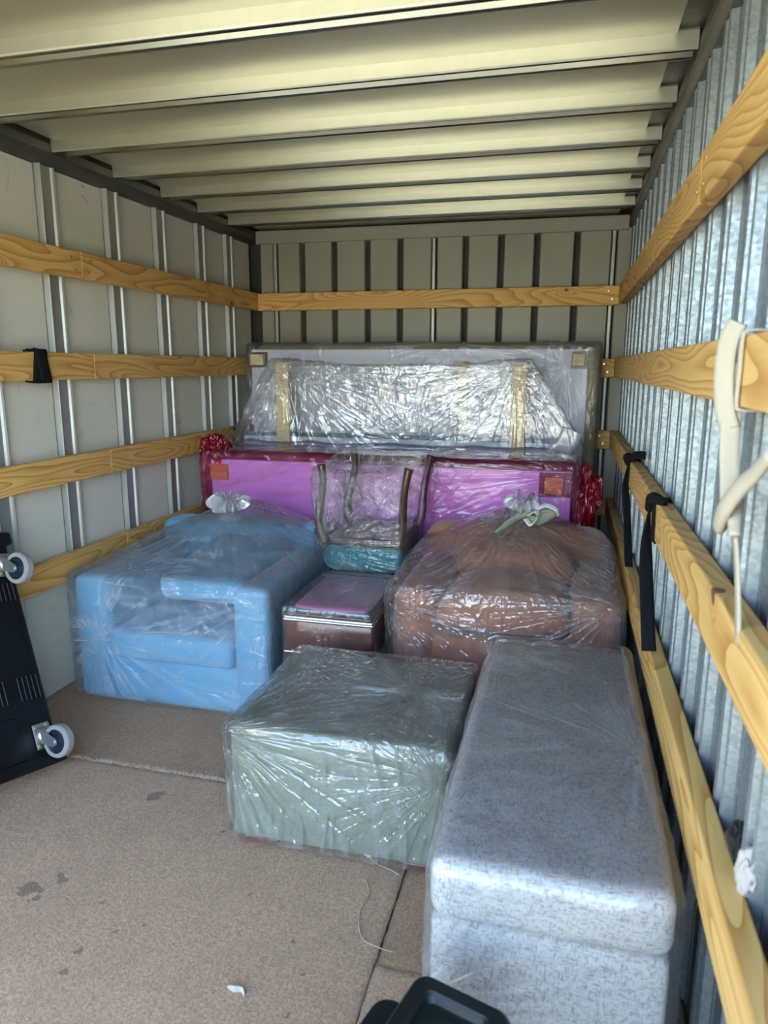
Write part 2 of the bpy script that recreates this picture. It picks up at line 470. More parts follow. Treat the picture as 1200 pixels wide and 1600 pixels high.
def boxgrid(x0, x1, y0, y1, z0, z1, r, step, bottom=True):
    dims = np.array([x1 - x0, y1 - y0, z1 - z0]); lo = np.array([x0, y0, z0])
    n = np.maximum(2, np.round(dims / step).astype(int))
    ax = []
    for k in range(3):      # cluster samples into the rounded edges
        t = np.linspace(0, 1, n[k] + 1)
        rr = min(r, dims[k] * 0.49) / dims[k]
        extra = np.array([rr * s for s in (0.1, 0.3, 0.6)] + [1 - rr * s for s in (0.1, 0.3, 0.6)])
        t = np.unique(np.round(np.concatenate([t, extra]), 5))
        keep = [t[0]]
        for v in t[1:]:
            if v - keep[-1] > 0.15 * step / dims[k] or v == t[-1]:
                keep.append(v)
        ax.append(np.array(keep))
    n = [len(a) - 1 for a in ax]
    idx = {}; V = []; F = []
    def vid(i, j, k):
        key = (i, j, k)
        if key not in idx:
            idx[key] = len(V)
            V.append((ax[0][i], ax[1][j], ax[2][k]))
        return idx[key]
    for (a, b, c) in ((0, 1, 2), (1, 2, 0), (2, 0, 1)):
        for side in (0, n[c]):
            if c == 2 and side == 0 and not bottom:
                continue
            for i in range(n[a]):
                for j in range(n[b]):
                    q = []
                    for (u, w) in ((i, j), (i + 1, j), (i + 1, j + 1), (i, j + 1)):
                        key = [0, 0, 0]; key[a] = u; key[b] = w; key[c] = side
                        q.append(vid(*key))
                    F.append(q if side else q[::-1])
    V = lo + np.array(V) * dims
    inner_lo = lo + np.minimum(r, dims * 0.499); inner_hi = lo + dims - np.minimum(r, dims * 0.499)
    Q = np.clip(V, inner_lo, inner_hi)
    D = V - Q
    L = np.linalg.norm(D, axis=1)[:, None]; L[L == 0] = 1
    N = D / L
    V = Q + N * np.minimum(r, dims * 0.499)
    return V, F, N

def soft(name, x0, x1, y0, y1, z0, z1, mat, parent, r=0.03, step=0.03, bulge=0.0, lump=0.0, rot=None, piv=None, shape=None, seed=0):
    """upholstered block: rounded, crowned faces, slight lumps"""
    V, F, N = boxgrid(x0, x1, y0, y1, z0, z1, r, step)
    c = np.array([(x0 + x1) / 2, (y0 + y1) / 2, (z0 + z1) / 2]); h = np.array([(x1 - x0) / 2, (y1 - y0) / 2, (z1 - z0) / 2])
    U = (V - c) / h; zlow = z0 if rot is None else -9
    if bulge:
        for k in range(3):
            a, b = [(1, 2), (2, 0), (0, 1)][k]
            V[:, k] += bulge * np.sign(U[:, k]) * np.abs(U[:, k]) ** 3 * (1 - U[:, a] ** 2) * (1 - U[:, b] ** 2)
    if lump:
        V += N * (fbm(V * 9 + seed)[:, None] * lump)
    V[:, 2] = np.maximum(V[:, 2], zlow)
    if shape is not None:
        V = shape(V, U)
    if rot is not None:
        piv = Vector(piv if piv is not None else tuple(c))
        R = np.array(Euler(rot).to_matrix())
        V = (V - np.array(piv)) @ R.T + np.array(piv)
    return fromnp(name, V, F, mat, parent)

def bag(name, x0, x1, y0, y1, z0, z1, mat, parent, r=0.03, step=0.011, anchors=(), crinkle=0.004, base=0.002, top=None, seed=0, flare=0.0, shape=None, freq=(5, 5, 5)):
    """polythene bag round a block: creases run out from where it is pinched or pulled"""
    V, F, N = boxgrid(x0, x1, y0, y1, z0, z1, r, step, bottom=False)
    V0 = V.copy()
    d = np.full(len(V), base)
    W = V * np.array(freq) + 0.8 * np.stack([fbm(V * 2.5 + seed + k * 9, 2) for k in range(3)], 1)
    d += crinkle * 0.35 * (ridge(W + seed, 7.0) + 0.5 * ridge(W * 2.3 + seed + 5, 7.0) * np.clip(fbm(V * 4 + seed, 1) * 3, 0, 1))
    d += crinkle * 0.8 * fbm(V * 3 + seed, 2)
    for (ax_, ay, az, amp, k, R) in anchors:
        v = V0 - np.array([ax_, ay, az]); rr = np.linalg.norm(v, axis=1) + 1e-6
        u = v / rr[:, None]
        s = ridge(u * k + seed + ax_ * 3, 5.0)
        d += 0.55 * amp * s * np.minimum(rr / 0.06, 1) * np.exp(-rr / R)
    if top is not None:
        w = np.clip((V0[:, 2] - (z0 + (z1 - z0) * 0.75)) / ((z1 - z0) * 0.25), 0, 1)
        V[:, 2] += top(V0[:, 0], V0[:, 1]) * w
    if flare:
        w = np.clip((z0 + 0.12 - V0[:, 2]) / 0.12, 0, 1) ** 2
        c = np.array([(x0 + x1) / 2, (y0 + y1) / 2])
        wave = 0.5 + 0.5 * np.sin(V0[:, 0] * 60 + 3 * fbm(V0 * 5, 2)) * np.cos(V0[:, 1] * 47)
        side = N.copy(); side[:, 2] = 0
        V += side * (w * flare * wave)[:, None]
    V = V + N * np.maximum(d, 0.0)[:, None]
    V[:, 2] = np.maximum(V[:, 2], z0)
    if shape is not None:
        V = shape(V, V0)
    return fromnp(name, V, F, mat, parent)

def tuft(name, loc, mat, parent, h=0.07, r=0.05, seed=0, tilt=(0, 0, 0), lobes=9):
    """the gathered tail above a tied bag neck"""
    nt, nr = 140, 22
    V = []
    th = np.linspace(0, 2 * np.pi, nt, endpoint=False)
    for j in range(nr):
        t = j / (nr - 1)
        rad = 0.035 * (1 - t / 0.3) ** 2 + 0.011 if t < 0.3 else 0.011 + (r - 0.011) * math.sin(math.pi * 0.86 * (t - 0.3) / 0.7) ** 0.8
        n = pnoise(np.stack([np.cos(th) * 2.3 + seed, np.sin(th) * 2.3, np.full(nt, t * 1.5 + seed)], 1))
        n2 = pnoise(np.stack([np.cos(th) * 6 + seed, np.sin(th) * 6, np.full(nt, t * 1.0 + seed)], 1))
        fold = np.sin(th * lobes + n * 4 + seed)
        rr = rad * (1 + (0.12 + 0.20 * t) * fold + 0.55 * t * n2)
        zz = h * t * (1 + 0.3 * t * n + 0.3 * t * n2) + 0.005 * fold * t
        V.append(np.stack([rr * np.cos(th), rr * np.sin(th), zz], 1))
    V = np.concatenate(V)
    R = np.array(Euler(tilt).to_matrix()); V = V @ R.T + np.array(loc)
    F = [(j * nt + i, j * nt + (i + 1) % nt, (j + 1) * nt + (i + 1) % nt, (j + 1) * nt + i) for j in range(nr - 1) for i in range(nt)]
    return fromnp(name, V, F, mat, parent)

def tube(name, pts, radii, mat, parent=None, seg=12, flat=1.0, caps=True, sub=6, up=(0, 0, 1)):
    """smooth tube (or flat ribbon when flat < 1) through points"""
    P = [Vector(p) for p in pts]
    if not hasattr(radii, '__len__'):
        radii = [radii] * len(P)
    Q, RR = [], []
    for i in range(len(P) - 1):
        p0, p1, p2, p3 = P[max(i - 1, 0)], P[i], P[i + 1], P[min(i + 2, len(P) - 1)]
        for s in range(sub):
            t = s / sub
            Q.append(0.5 * ((2 * p1) + (p2 - p0) * t + (2 * p0 - 5 * p1 + 4 * p2 - p3) * t * t + (3 * p1 - p0 - 3 * p2 + p3) * t ** 3))
            RR.append(radii[i] * (1 - t) + radii[i + 1] * t)
    Q.append(P[-1]); RR.append(radii[-1])
    V, F = [], []
    side = None
    for i, q in enumerate(Q):
        tg = (Q[min(i + 1, len(Q) - 1)] - Q[max(i - 1, 0)]).normalized()
        ref = Vector(up) if side is None else side
        if side is None:
            side = (ref - tg * ref.dot(tg))
            if side.length < 1e-3: side = Vector((1, 0, 0)) - tg * tg.x
        else:
            side = side - tg * side.dot(tg)
        side.normalize()
        b = tg.cross(side)
        for k in range(seg):
            a = 2 * math.pi * k / seg
            V.append(q + side * (math.cos(a) * RR[i]) + b * (math.sin(a) * RR[i] * flat))
    for i in range(len(Q) - 1):
        for k in range(seg):
            F.append((i * seg + k, i * seg + (k + 1) % seg, (i + 1) * seg + (k + 1) % seg, (i + 1) * seg + k))
    if caps:
        F.append(tuple(range(seg - 1, -1, -1))); F.append(tuple(range((len(Q) - 1) * seg, len(Q) * seg)))
    return fromnp(name, V, F, mat, parent)

def strap(name, pts, width, thick, mat, parent=None, wdir=(0, 1, 0), sub=8):
    """flat webbing: rectangular section swept along pts; wdir = width direction (or one per point)"""
    P = [Vector(p) for p in pts]
    WD = [Vector(wdir)] * len(P) if not hasattr(wdir[0], '__len__') else [Vector(w) for w in wdir]
    Q, D = [], []
    for i in range(len(P) - 1):
        p0, p1, p2, p3 = P[max(i - 1, 0)], P[i], P[i + 1], P[min(i + 2, len(P) - 1)]
        for s in range(sub):
            t = s / sub
            Q.append(0.5 * ((2 * p1) + (p2 - p0) * t + (2 * p0 - 5 * p1 + 4 * p2 - p3) * t * t + (3 * p1 - p0 - 3 * p2 + p3) * t ** 3))
            D.append(WD[i].lerp(WD[i + 1], t))
    Q.append(P[-1]); D.append(WD[-1])
    V, F = [], []
    for i, q in enumerate(Q):
        tg = (Q[min(i + 1, len(Q) - 1)] - Q[max(i - 1, 0)]).normalized()
        w = D[i] - tg * D[i].dot(tg); w.normalize()
        n = tg.cross(w)
        for a, b in ((-1, -1), (-.5, -1.15), (.5, -1.15), (1, -1), (1, 1), (.5, 1.15), (-.5, 1.15), (-1, 1)):
            V.append(q + w * (a * width / 2) + n * (b * thick / 2))
    for i in range(len(Q) - 1):
        for k in range(8):
            F.append((i * 8 + k, i * 8 + (k + 1) % 8, (i + 1) * 8 + (k + 1) % 8, (i + 1) * 8 + k))
    F.append(tuple(range(7, -1, -1))); F.append(tuple(range((len(Q) - 1) * 8, len(Q) * 8)))
    return fromnp(name, V, F, mat, parent)

def cyl(bm, p0, p1, r0, r1=None, seg=24):
    r1 = r0 if r1 is None else r1
    p0, p1 = Vector(p0), Vector(p1)
    d = p1 - p0
    q = d.to_track_quat('Z', 'Y').to_matrix().to_4x4()
    m = Matrix.Translation((p0 + p1) / 2) @ q
    return bmesh.ops.create_cone(bm, cap_ends=True, segments=seg, radius1=r0, radius2=r1, depth=d.length, matrix=m)['verts']

# ------------------------------------------------------------------ room constants
XL, XR, YB, YF = -1.83, 0.27, 4.066, 0.15
ZR = CAMH + 0.766            # roof sheet
ZW = CAMH + 0.69            # top of side walls

# ------------------------------------------------------------------ outside yard (lights the doors)
g = boxobj('ground', (-40, 40, -60, 20, -0.95, -0.85), plain('dry_grass_yard', (0.36, 0.345, 0.26), 0.95, var=0.2, scale=0.6), None, 0)
struct(g)

# ------------------------------------------------------------------ floor
struct(boxobj('floor', (XL - 0.06, XR + 0.06, -0.25, YB + 0.05, -0.06, -0.012), M['railtop'], None, 0.002))

# ------------------------------------------------------------------ left wall
wl = struct(boxobj('wall_left', (XL - 0.075, XL - 0.055, YF, YB + 0.05, -0.05, ZR + 0.05), M['railtop'], None, 0.001))
stud_l = [0.47, 0.84, 1.21, 1.58, 1.95, 2.30, 2.68, 3.04, 3.415, 3.73]
edges = [YF] + stud_l + [YB]
for i in range(len(edges) - 1):
    a = edges[i] + (0.085 if i else 0.0); b = edges[i + 1] - 0.002
    boxobj('wall_panel', (XL - 0.055, XL - 0.022, a, b, -0.01, ZW), M['panel'], wl, 0.004)
for y in stud_l:
    prof = [(XL - 0.055, y - 0.001), (XL - 0.022, y), (XL - 0.003, y + 0.003), (XL, y + 0.006), (XL - 0.002, y + 0.012), (XL - 0.012, y + 0.016),
            (XL - 0.012, y + 0.070), (XL - 0.004, y + 0.074), (XL, y + 0.080), (XL - 0.004, y + 0.086), (XL - 0.022, y + 0.088), (XL - 0.055, y + 0.088)]
    extrude_profile('wall_post', prof, 'z', -0.01, ZW, M['post'], wl)

def rail(parent, side, a, b, zc0, zc1=None, label=None, h=0.098, th=0.038):
    """board in its own frame: length along local x, height local z; a,b = start/end along the wall"""
    L = abs(b - a); zc1 = zc0 if zc1 is None else zc1
    bm = bmesh.new(); box(bm, -L / 2, L / 2, -th / 2, th / 2, -h / 2, h / 2, 0.004, 2)
    me = bpy.data.meshes.new('rail_board'); bm.to_mesh(me); bm.free()
    o = link('rail_board', me, M['wood'], parent)
    m = (a + b) / 2; zc = (zc0 + zc1) / 2
    if side == 'l': o.location = (XL + th / 2 + 0.001, m, zc); o.rotation_euler = (0, 0, math.pi / 2)
    if side == 'r': o.location = (XR - th / 2 - 0.001, m, zc); o.rotation_euler = (0, 0, -math.pi / 2)
    if side == 'b': o.location = (m, YB - th / 2 - 0.001, zc)
    for sx in (-1, 1):
        for sz in (-0.2, 0.22):
            bm = bmesh.new(); cyl(bm, (sx * (L / 2 - 0.035 - 0.02 * (sz > 0)), -th / 2 - 0.0015, sz * h), (sx * (L / 2 - 0.035 - 0.02 * (sz > 0)), -th / 2 + 0.006, sz * h), 0.005, seg=10)
            frombm('screw', bm, M['brass'], o)
    return o
railz = [CAMH + z for z in (0.365, -0.006, -0.385, -0.752)]
joint = [2.44, 2.47, 2.53, 2.60]
for z, j in zip(railz, joint):
    rail(wl, 'l', YF, j - 0.001, z); rail(wl, 'l', j + 0.001, YB - 0.005, z)

# ------------------------------------------------------------------ right wall: pressed sheet
wr = struct(boxobj('wall_right', (XR + 0.055, XR + 0.075, YF, YB + 0.05, -0.05, ZR + 0.05), M['railtop'], None, 0.001))
y = 0.16; k = 0
while y < YB - 0.05:
    pitch = 0.19
    f = XR + 0.018
    prof = [(XR + 0.055, y), (f, y + 0.002), (f, y + 0.012), (XR + 0.003, y + 0.016), (XR, y + 0.020), (XR + 0.003, y + 0.026), (XR + 0.012, y + 0.030),
            (XR + 0.012, y + 0.060), (XR + 0.003, y + 0.064), (XR, y + 0.070), (XR + 0.003, y + 0.074), (f, y + 0.078), (f, y + 0.180), (f + 0.006, y + 0.184), (XR + 0.055, y + 0.186)]
    extrude_profile('wall_panel', prof, 'z', -0.01, ZW, M['rwall'], wr)
    y += pitch
for z in railz:
    j = 2.9 if z < 1.0 else 1.62
    if abs(z - railz[1]) < 0.01: j = 0.62
    rail(wr, 'r', YF, j - 0.001, z); rail(wr, 'r', j + 0.001, YB - 0.042, z)

# ------------------------------------------------------------------ back wall
wbk = struct(boxobj('wall_back', (XL - 0.06, XR + 0.06, YB + 0.05, YB + 0.07, -0.05, ZR + 0.05), M['dark'], None, 0.001))
gx = [-1.80, -1.69, -1.525, -1.331, -1.134, -0.945, -0.753, -0.58, -0.389, -0.20, 0.005, 0.192, 0.30]
for i in range(len(gx) - 1):
    a, b = gx[i] + 0.014, gx[i + 1] - 0.014
    prof = [(a, YB + 0.05), (a + 0.002, YB + 0.008), (a + 0.007, YB + 0.002), (b - 0.007, YB + 0.002), (b - 0.002, YB + 0.008), (b, YB + 0.05)]
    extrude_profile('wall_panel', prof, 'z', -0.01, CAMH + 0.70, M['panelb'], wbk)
for gxx in (-1.69, -0.753, 0.192, -1.331 + 0.0):
    if gxx == -1.331: continue
    boxobj('seam_strip', (gxx - 0.012, gxx + 0.006, YB + 0.004, YB + 0.03, -0.01, CAMH + 0.70), M['post'], wbk, 0.003)
for z in railz:
    rail(wbk, 'b', XL + 0.04 + 0.0005, XR - 0.0405, z - 0.004)
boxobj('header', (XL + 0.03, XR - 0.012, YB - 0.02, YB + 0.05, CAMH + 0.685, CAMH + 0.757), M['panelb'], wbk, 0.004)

# ------------------------------------------------------------------ roof
ce = struct(boxobj('ceiling', (XL - 0.075, XR + 0.075, YF, YB + 0.07, ZR + 0.012, ZR + 0.03), M['railtop'], None, 0.001))
beams = [0.21, 0.565, 0.92, 1.27, 1.625, 1.98, 2.336, 2.69, 3.04, 3.37, 3.70]
ed = [YF] + beams + [YB + 0.05]
for i in range(len(ed) - 1):
    boxobj('roof_panel', (XL + 0.045, XR - 0.065, ed[i] + (0.10 if i else 0), ed[i + 1] + 0.002, ZR, ZR + 0.012), M['ceil'], ce, 0.002)
for y in beams:
    zb = CAMH + 0.73
    # inclined face towards the doors, shallow channel below in shade-darkened steel, rolled bead at the far lip
    prof = [(y - 0.002, ZR + 0.004), (y - 0.001, zb + 0.004), (y + 0.002, zb), (y + 0.008, zb + 0.001), (y + 0.010, zb + 0.018), (y + 0.010, ZR + 0.01), (y, ZR + 0.01)]
    bmo = extrude_profile('roof_beam', prof, 'x', XL + 0.03, XR - 0.017, M['beam'], ce)
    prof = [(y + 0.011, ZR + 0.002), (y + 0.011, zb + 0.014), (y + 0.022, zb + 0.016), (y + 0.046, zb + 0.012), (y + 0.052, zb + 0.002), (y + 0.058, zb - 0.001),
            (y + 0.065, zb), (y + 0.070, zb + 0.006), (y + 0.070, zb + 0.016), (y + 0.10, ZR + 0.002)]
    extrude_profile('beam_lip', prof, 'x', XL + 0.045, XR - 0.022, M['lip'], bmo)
# longitudinal top rails along both side walls
prof = [(XL - 0.055, ZW), (XL - 0.01, ZW), (XL + 0.02, CAMH + 0.715), (XL + 0.028, CAMH + 0.725), (XL + 0.028, ZR - 0.012), (XL + 0.020, ZR + 0.010), (XL + 0.046, ZR + 0.0115), (XL + 0.046, ZR + 0.012), (XL - 0.055, ZR + 0.012)]
extrude_profile('corner_rail', prof, 'y', YF, YB + 0.05, M['railtop'], ce)
prof = [(XR + 0.055, ZW), (XR + 0.0, ZW), (XR - 0.008, CAMH + 0.715), (XR - 0.014, CAMH + 0.725), (XR - 0.014, ZR - 0.012), (XR - 0.006, ZR + 0.010), (XR - 0.066, ZR + 0.0115), (XR - 0.066, ZR + 0.012), (XR + 0.055, ZR + 0.012)]
extrude_profile('corner_rail', prof, 'y', YF, YB + 0.05, M['railtop'], ce)

# ------------------------------------------------------------------ carpets
def carpet(name, x0, x1, y0, y1, z1, mat, label, step=0.02, seed=0):
    V, F, N = boxgrid(x0, x1, y0, y1, -0.012, z1, 0.004, step)
    w = np.clip(np.minimum(np.minimum(V[:, 0] - x0, x1 - V[:, 0]), np.minimum(V[:, 1] - y0, y1 - V[:, 1])) / 0.02, 0, 1)
    V[:, 2] += (V[:, 2] > -0.005) * (fbm(V * 30 + seed, 2) * 0.0012 + fbm(V * 3 + seed, 2) * 0.001)
    e = (1 - w)
    V[:, 0] += e * pnoise(V * 40 + seed) * 0.003; V[:, 1] += e * pnoise(V * 40 + 9 + seed) * 0.003
    o = fromnp(name, V, F, mat, None)
    return tag(o, label, 'carpet')
c1 = carpet('carpet', -1.85, -0.330, -0.22, 1.765, 0.004, M['carpet'], 'large tan carpet piece with dark spots in the open foreground')
c2 = carpet('carpet', -1.85, 0.28, 1.778, YB, -0.003, M['carpet2'], 'browner carpet piece under the blue armchair, behind the raised edge', 0.04, 5)
c3 = carpet('carpet', -0.3292, 0.28, 1.235, 1.77, -0.002, M['carpet2'], 'narrow tan carpet piece beside the grey bench near the green ottoman', 0.02, 9)
c4 = carpet('carpet', -0.3292, 0.28, -0.22, 1.232, 0.002, M['carpet'], 'small tan carpet piece under the black bin', 0.02, 12)
# frayed cut edge between the tan and the brown carpet
rnd = random.Random(3)
V, F = [], []
for i in range(3000):
    x = rnd.uniform(-1.6, -0.34); yy = 1.768 + rnd.gauss(0, 0.006)
    a = rnd.uniform(0, 6.28); l = rnd.uniform(0.005, 0.012)
    dx, dy = math.cos(a) * l, math.sin(a) * l
    b = len(V); z = 0.003
    V += [(x - .0007, yy, z), (x + .0007, yy, z), (x + dx, yy + dy, z + rnd.uniform(0.001, 0.007))]; F.append((b, b + 1, b + 2))
fr = fromnp('fringe', V, F, plain('pale_carpet_fibre', (0.62, 0.5, 0.36), 0.9), c1, False); fr['kind'] = 'stuff'
for (pts, lab) in (([(-0.42, 1.47, .006), (-0.395, 1.42, .006), (-0.40, 1.36, .006), (-0.375, 1.29, .006), (-0.33, 1.27, .008), (-0.30, 1.27, .004)], 'long pale thread curling on the carpet beside the seam'),
                   ([(-0.43, 1.545, .006), (-0.40, 1.525, .006), (-0.36, 1.51, .007), (-0.34, 1.50, .006)], 'short pale thread at the foot of the green ottoman')):
    tag(tube('loose_thread', pts, 0.0011, M['webwht'], None, 5, sub=8), lab, 'thread')
bm = bmesh.new(); cyl(bm, (-1.11, 1.003, 0.004), (-1.11, 1.003, 0.009), 0.016, 0.014, 28); cyl(bm, (-1.11, 1.003, 0.009), (-1.11, 1.003, 0.011), 0.009, 0.008, 24)
tag(frombm('button', bm, plain('cream_button', (0.55, 0.48, 0.38), 0.5)), 'small round cream disc lying on the tan carpet', 'button')
tag(tube('paper_scrap', [(-0.60, 1.10, .006), (-0.585, 1.095, .010), (-0.57, 1.10, .007), (-0.56, 1.09, .006)], [0.004, .008, .007, .003], M['cloth'], None, 8, 0.25), 'tiny white scrap on the tan carpet', 'scrap')

# ------------------------------------------------------------------ blue armchair
t = thing('armchair', 'sky blue velvet armchair wrapped in hazy plastic against the left wall', 'armchair', (-1.335, 2.5, 0))
X0, X1, Y0, Y1 = -1.725, -0.955, 2.15, 2.93
B = M['bluefab']
soft('base', X0 + 0.01, X1 - 0.01, Y0 + 0.012, Y1 - 0.02, 0.0, 0.175, B, t, 0.02, 0.05, 0.004)
soft('arm', X0, X0 + 0.145, Y0, Y1 - 0.06, 0.002, 0.475, B, t, 0.03, 0.04, 0.006)
soft('arm', X1 - 0.135, X1, Y0, Y1 - 0.06, 0.002, 0.475, B, t, 0.03, 0.04, 0.006)
soft('backrest', X0, X1, Y1 - 0.17, Y1, 0.002, 0.56, B, t, 0.04, 0.04, 0.008)
soft('seat_cushion', X0 + 0.148, X1 - 0.138, Y0 - 0.008, Y1 - 0.18, 0.178, 0.285, B, t, 0.022, 0.03, 0.008)
soft('back_cushion', -1.43, -1.088, 2.24, 2.75, 0.40, 0.50, B, t, 0.035, 0.03, 0.012, rot=(0.10, 0, 0))
def top_blue(x, y):
    kx, ky = -1.33, 2.72
    r = np.sqrt(((x - kx) / 0.42) ** 2 + ((y - ky) / 0.5) ** 2)
    return 0.125 * np.clip(1 - r, 0, 1) ** 1.1 + 0.07 * np.clip((y - 2.3) / 0.6, 0, 1) * np.clip(1 - np.abs(x + 1.335) / 0.5, 0.3, 1)
bag('plastic_bag', X0 - 0.022, X1 + 0.010, Y0 - 0.024, Y1 + 0.02, 0.004, 0.495, M['clearblue'], t, 0.035, 0.010,
    [(-1.33, 2.70, 0.66, 0.016, 8, 0.5), (-0.945, 2.13, 0.475, 0.011, 9, 0.28), (-1.58, 2.12, 0.27, 0.008, 5, 0.25), (-1.05, 2.13, 0.0, 0.006, 6, 0.2)],
    0.005, 0.0, top_blue, 3)
tuft('bag_tail', (-1.335, 2.66, 0.615), M['knot'], t, 0.085, 0.070, 2, (0.25, 0.1, 0))
attach(t)

# ------------------------------------------------------------------ terracotta armchair
t = thing('armchair', 'terracotta boucle armchair in tied clear plastic behind the grey bench', 'armchair', (-0.18, 2.65, 0))
X0, X1, Y0, Y1 = -0.565, 0.205, 2.31, 3.05
T = M['terra']
soft('base', X0 + 0.02, X1 - 0.02, Y0 + 0.025, Y1 - 0.02, 0.0, 0.30, T, t, 0.03, 0.05, 0.004)
soft('arm', X0, X0 + 0.16, Y0, Y1 - 0.05, 0.002, 0.475, T, t, 0.07, 0.035, 0.012, 0.004)
soft('arm', X1 - 0.155, X1, Y0, Y1 - 0.05, 0.002, 0.475, T, t, 0.045, 0.035, 0.008, 0.004)
soft('backrest', X0 + 0.01, X1 - 0.01, Y1 - 0.2, Y1, 0.002, 0.58, T, t, 0.08, 0.04, 0.012, 0.004)
def dome(V, U):
    V[:, 2] += 0.06 * np.clip(U[:, 2], 0, 1) * (1 - U[:, 0] ** 2) * (1 - 0.6 * U[:, 1] ** 2)
    return V
soft('seat_cushion', X0 + 0.165, X1 - 0.16, Y0 - 0.0, Y1 - 0.26, 0.335, 0.42, T, t, 0.04, 0.03, 0.02, 0.004, shape=dome)
soft('back_cushion', X0 + 0.19, X1 - 0.165, Y1 - 0.42, Y1 - 0.2, 0.38, 0.555, T, t, 0.08, 0.03, 0.02, 0.006, rot=(-0.35, 0, 0))
def top_t(x, y):
    r = np.sqrt(((x + 0.16) / 0.40) ** 2 + ((y - 2.80) / 0.48) ** 2)
    return 0.10 * np.clip(1 - r, 0, 1) ** 1.1 + 0.09 * np.clip((y - 2.32) / 0.5, 0, 1) * np.clip(1.15 - np.abs(x + 0.18) / 0.5, 0.3, 1)
bag('plastic_bag', X0 - 0.02, X1 + 0.014, Y0 - 0.028, Y1 + 0.02, 0.004, 0.495, M['clearterra'], t, 0.04, 0.010,
    [(-0.15, 2.78, 0.66, 0.018, 8, 0.5), (-0.5, 2.28, 0.42, 0.010, 7, 0.3), (-0.1, 2.28, 0.34, 0.010, 7, 0.25), (0.2, 2.5, 0.5, 0.012, 8, 0.3)],
    0.006, 0.0, top_t, 11, freq=(3, 5, 8))
tuft('bag_tail', (-0.155, 2.78, 0.655), M['knot'], t, 0.075, 0.058, 5, (0.25, 0.1, 0))
kx, ky, kz = -0.14, 2.745, 0.665
tube('ribbon_tie', [(kx - .10, ky - .10, kz - .06), (kx - .06, ky - .06, kz - .025), (kx - .02, ky - .03, kz + .0), (kx + .02, ky - .02, kz + .015), (kx + .03, ky, kz + .01)], [.012, .013, .014, .013, .01], M['ribbon'], t, 12, 0.6)
tube('ribbon_tie', [(kx + .02, ky - .02, kz), (kx + .05, ky - .03, kz - .012), (kx + .085, ky - .02, kz + .005), (kx + .11, ky - .02, kz + .02), (kx + .08, ky - .02, kz + .026), (kx + .04, ky - .02, kz + .012)], [.012, .018, .02, .012, .006, .004], M['ribbon'], t, 12, 0.6)
strap('ribbon_loop', [(kx + .01, ky - .05, kz + .0), (kx + .03, ky - .06, kz - .02), (kx + .055, ky - .06, kz + .01), (kx + .045, ky - .05, kz + .03), (kx + .015, ky - .05, kz + .012)], 0.03, 0.0015, M['ribwhite'], t, (0.3, 0.9, 0.3))
strap('ribbon_loop', [(kx + .05, ky - .03, kz + .035), (kx + .08, ky - .03, kz + .05), (kx + .12, ky - .02, kz + .035), (kx + .13, ky - .02, kz + .01)], 0.024, 0.0015, M['ribwhite'], t, (0.2, 0.8, 0.5))
attach(t)

# ------------------------------------------------------------------ sage green ottoman
t = thing('ottoman', 'square sage green ottoman in crinkled clear plastic on the tan carpet', 'ottoman', (-0.51, 1.76, 0.004))
X0, X1, Y0, Y1 = -0.792, -0.228, 1.515, 2.035
soft('body', X0, X1, Y0, Y1, 0.022, 0.338, M['greenfab'], t, 0.022, 0.03, 0.006, 0.001)
for fx in (X0 + 0.09, X1 - 0.05):
    for fy in (Y0 + 0.03, Y1 - 0.05):
        boxobj('foot', (fx - 0.06, fx + 0.03, fy - 0.02, fy + 0.03, 0.005, 0.024), M['darkwood'], t, 0.003)
bag('plastic_bag', X0 - 0.012, X1 + 0.010, Y0 - 0.014, Y1 + 0.014, 0.016, 0.347, M['cleargreen'], t, 0.022, 0.0075,
    [(-0.33, 1.80, 0.36, 0.010, 9, 0.22), (-0.72, 1.94, 0.35, 0.008, 9, 0.15), (X0, Y0, 0.345, 0.010, 7, 0.35), (X1, Y0, 0.345, 0.012, 6, 0.35), (-0.45, Y0, 0.34, 0.007, 8, 0.2), (-0.33, Y0, 0.1, 0.007, 7, 0.15)],
    0.0055, 0.001, None, 21, 0.012, freq=(6, 6, 6))
attach(t)

# ------------------------------------------------------------------ pale grey bench
t = thing('bench', 'long pale grey woven bench seat in slack plastic along the right wall', 'bench', (0.0, 1.5, 0.0))
X0, X1, Y0, Y1 = -0.180, 0.203, 1.005, 2.005
def sag(V, U):
    V[:, 2] -= 0.004 * np.clip(U[:, 2], 0, 1) * (1 - U[:, 0] ** 2)
    return V
soft('seat', X0, X1, Y0, Y1, 0.335, 0.447, M['greyfab'], t, 0.03, 0.025, 0.006, 0.002, shape=sag)
soft('body', X0 + 0.002, X1 - 0.003, Y0 + 0.006, Y1 - 0.005, 0.003, 0.336, M['greyfab'], t, 0.018, 0.04, 0.003, 0.0015)
bag('plastic_bag', X0 - 0.006, X1 + 0.010, Y0 - 0.014, Y1 + 0.02, 0.003, 0.456, M['cleargrey'], t, 0.03, 0.011,
    [(X0, Y0, 0.20, 0.010, 6, 0.25), (X1, 1.35, 0.45, 0.008, 6, 0.3), (0.0, Y0, 0.30, 0.010, 4, 0.2), (X0, Y1, 0.45, 0.006, 7, 0.3)],
    0.005, 0.001, None, 31, 0.02, freq=(3, 2.2, 4))
attach(t)

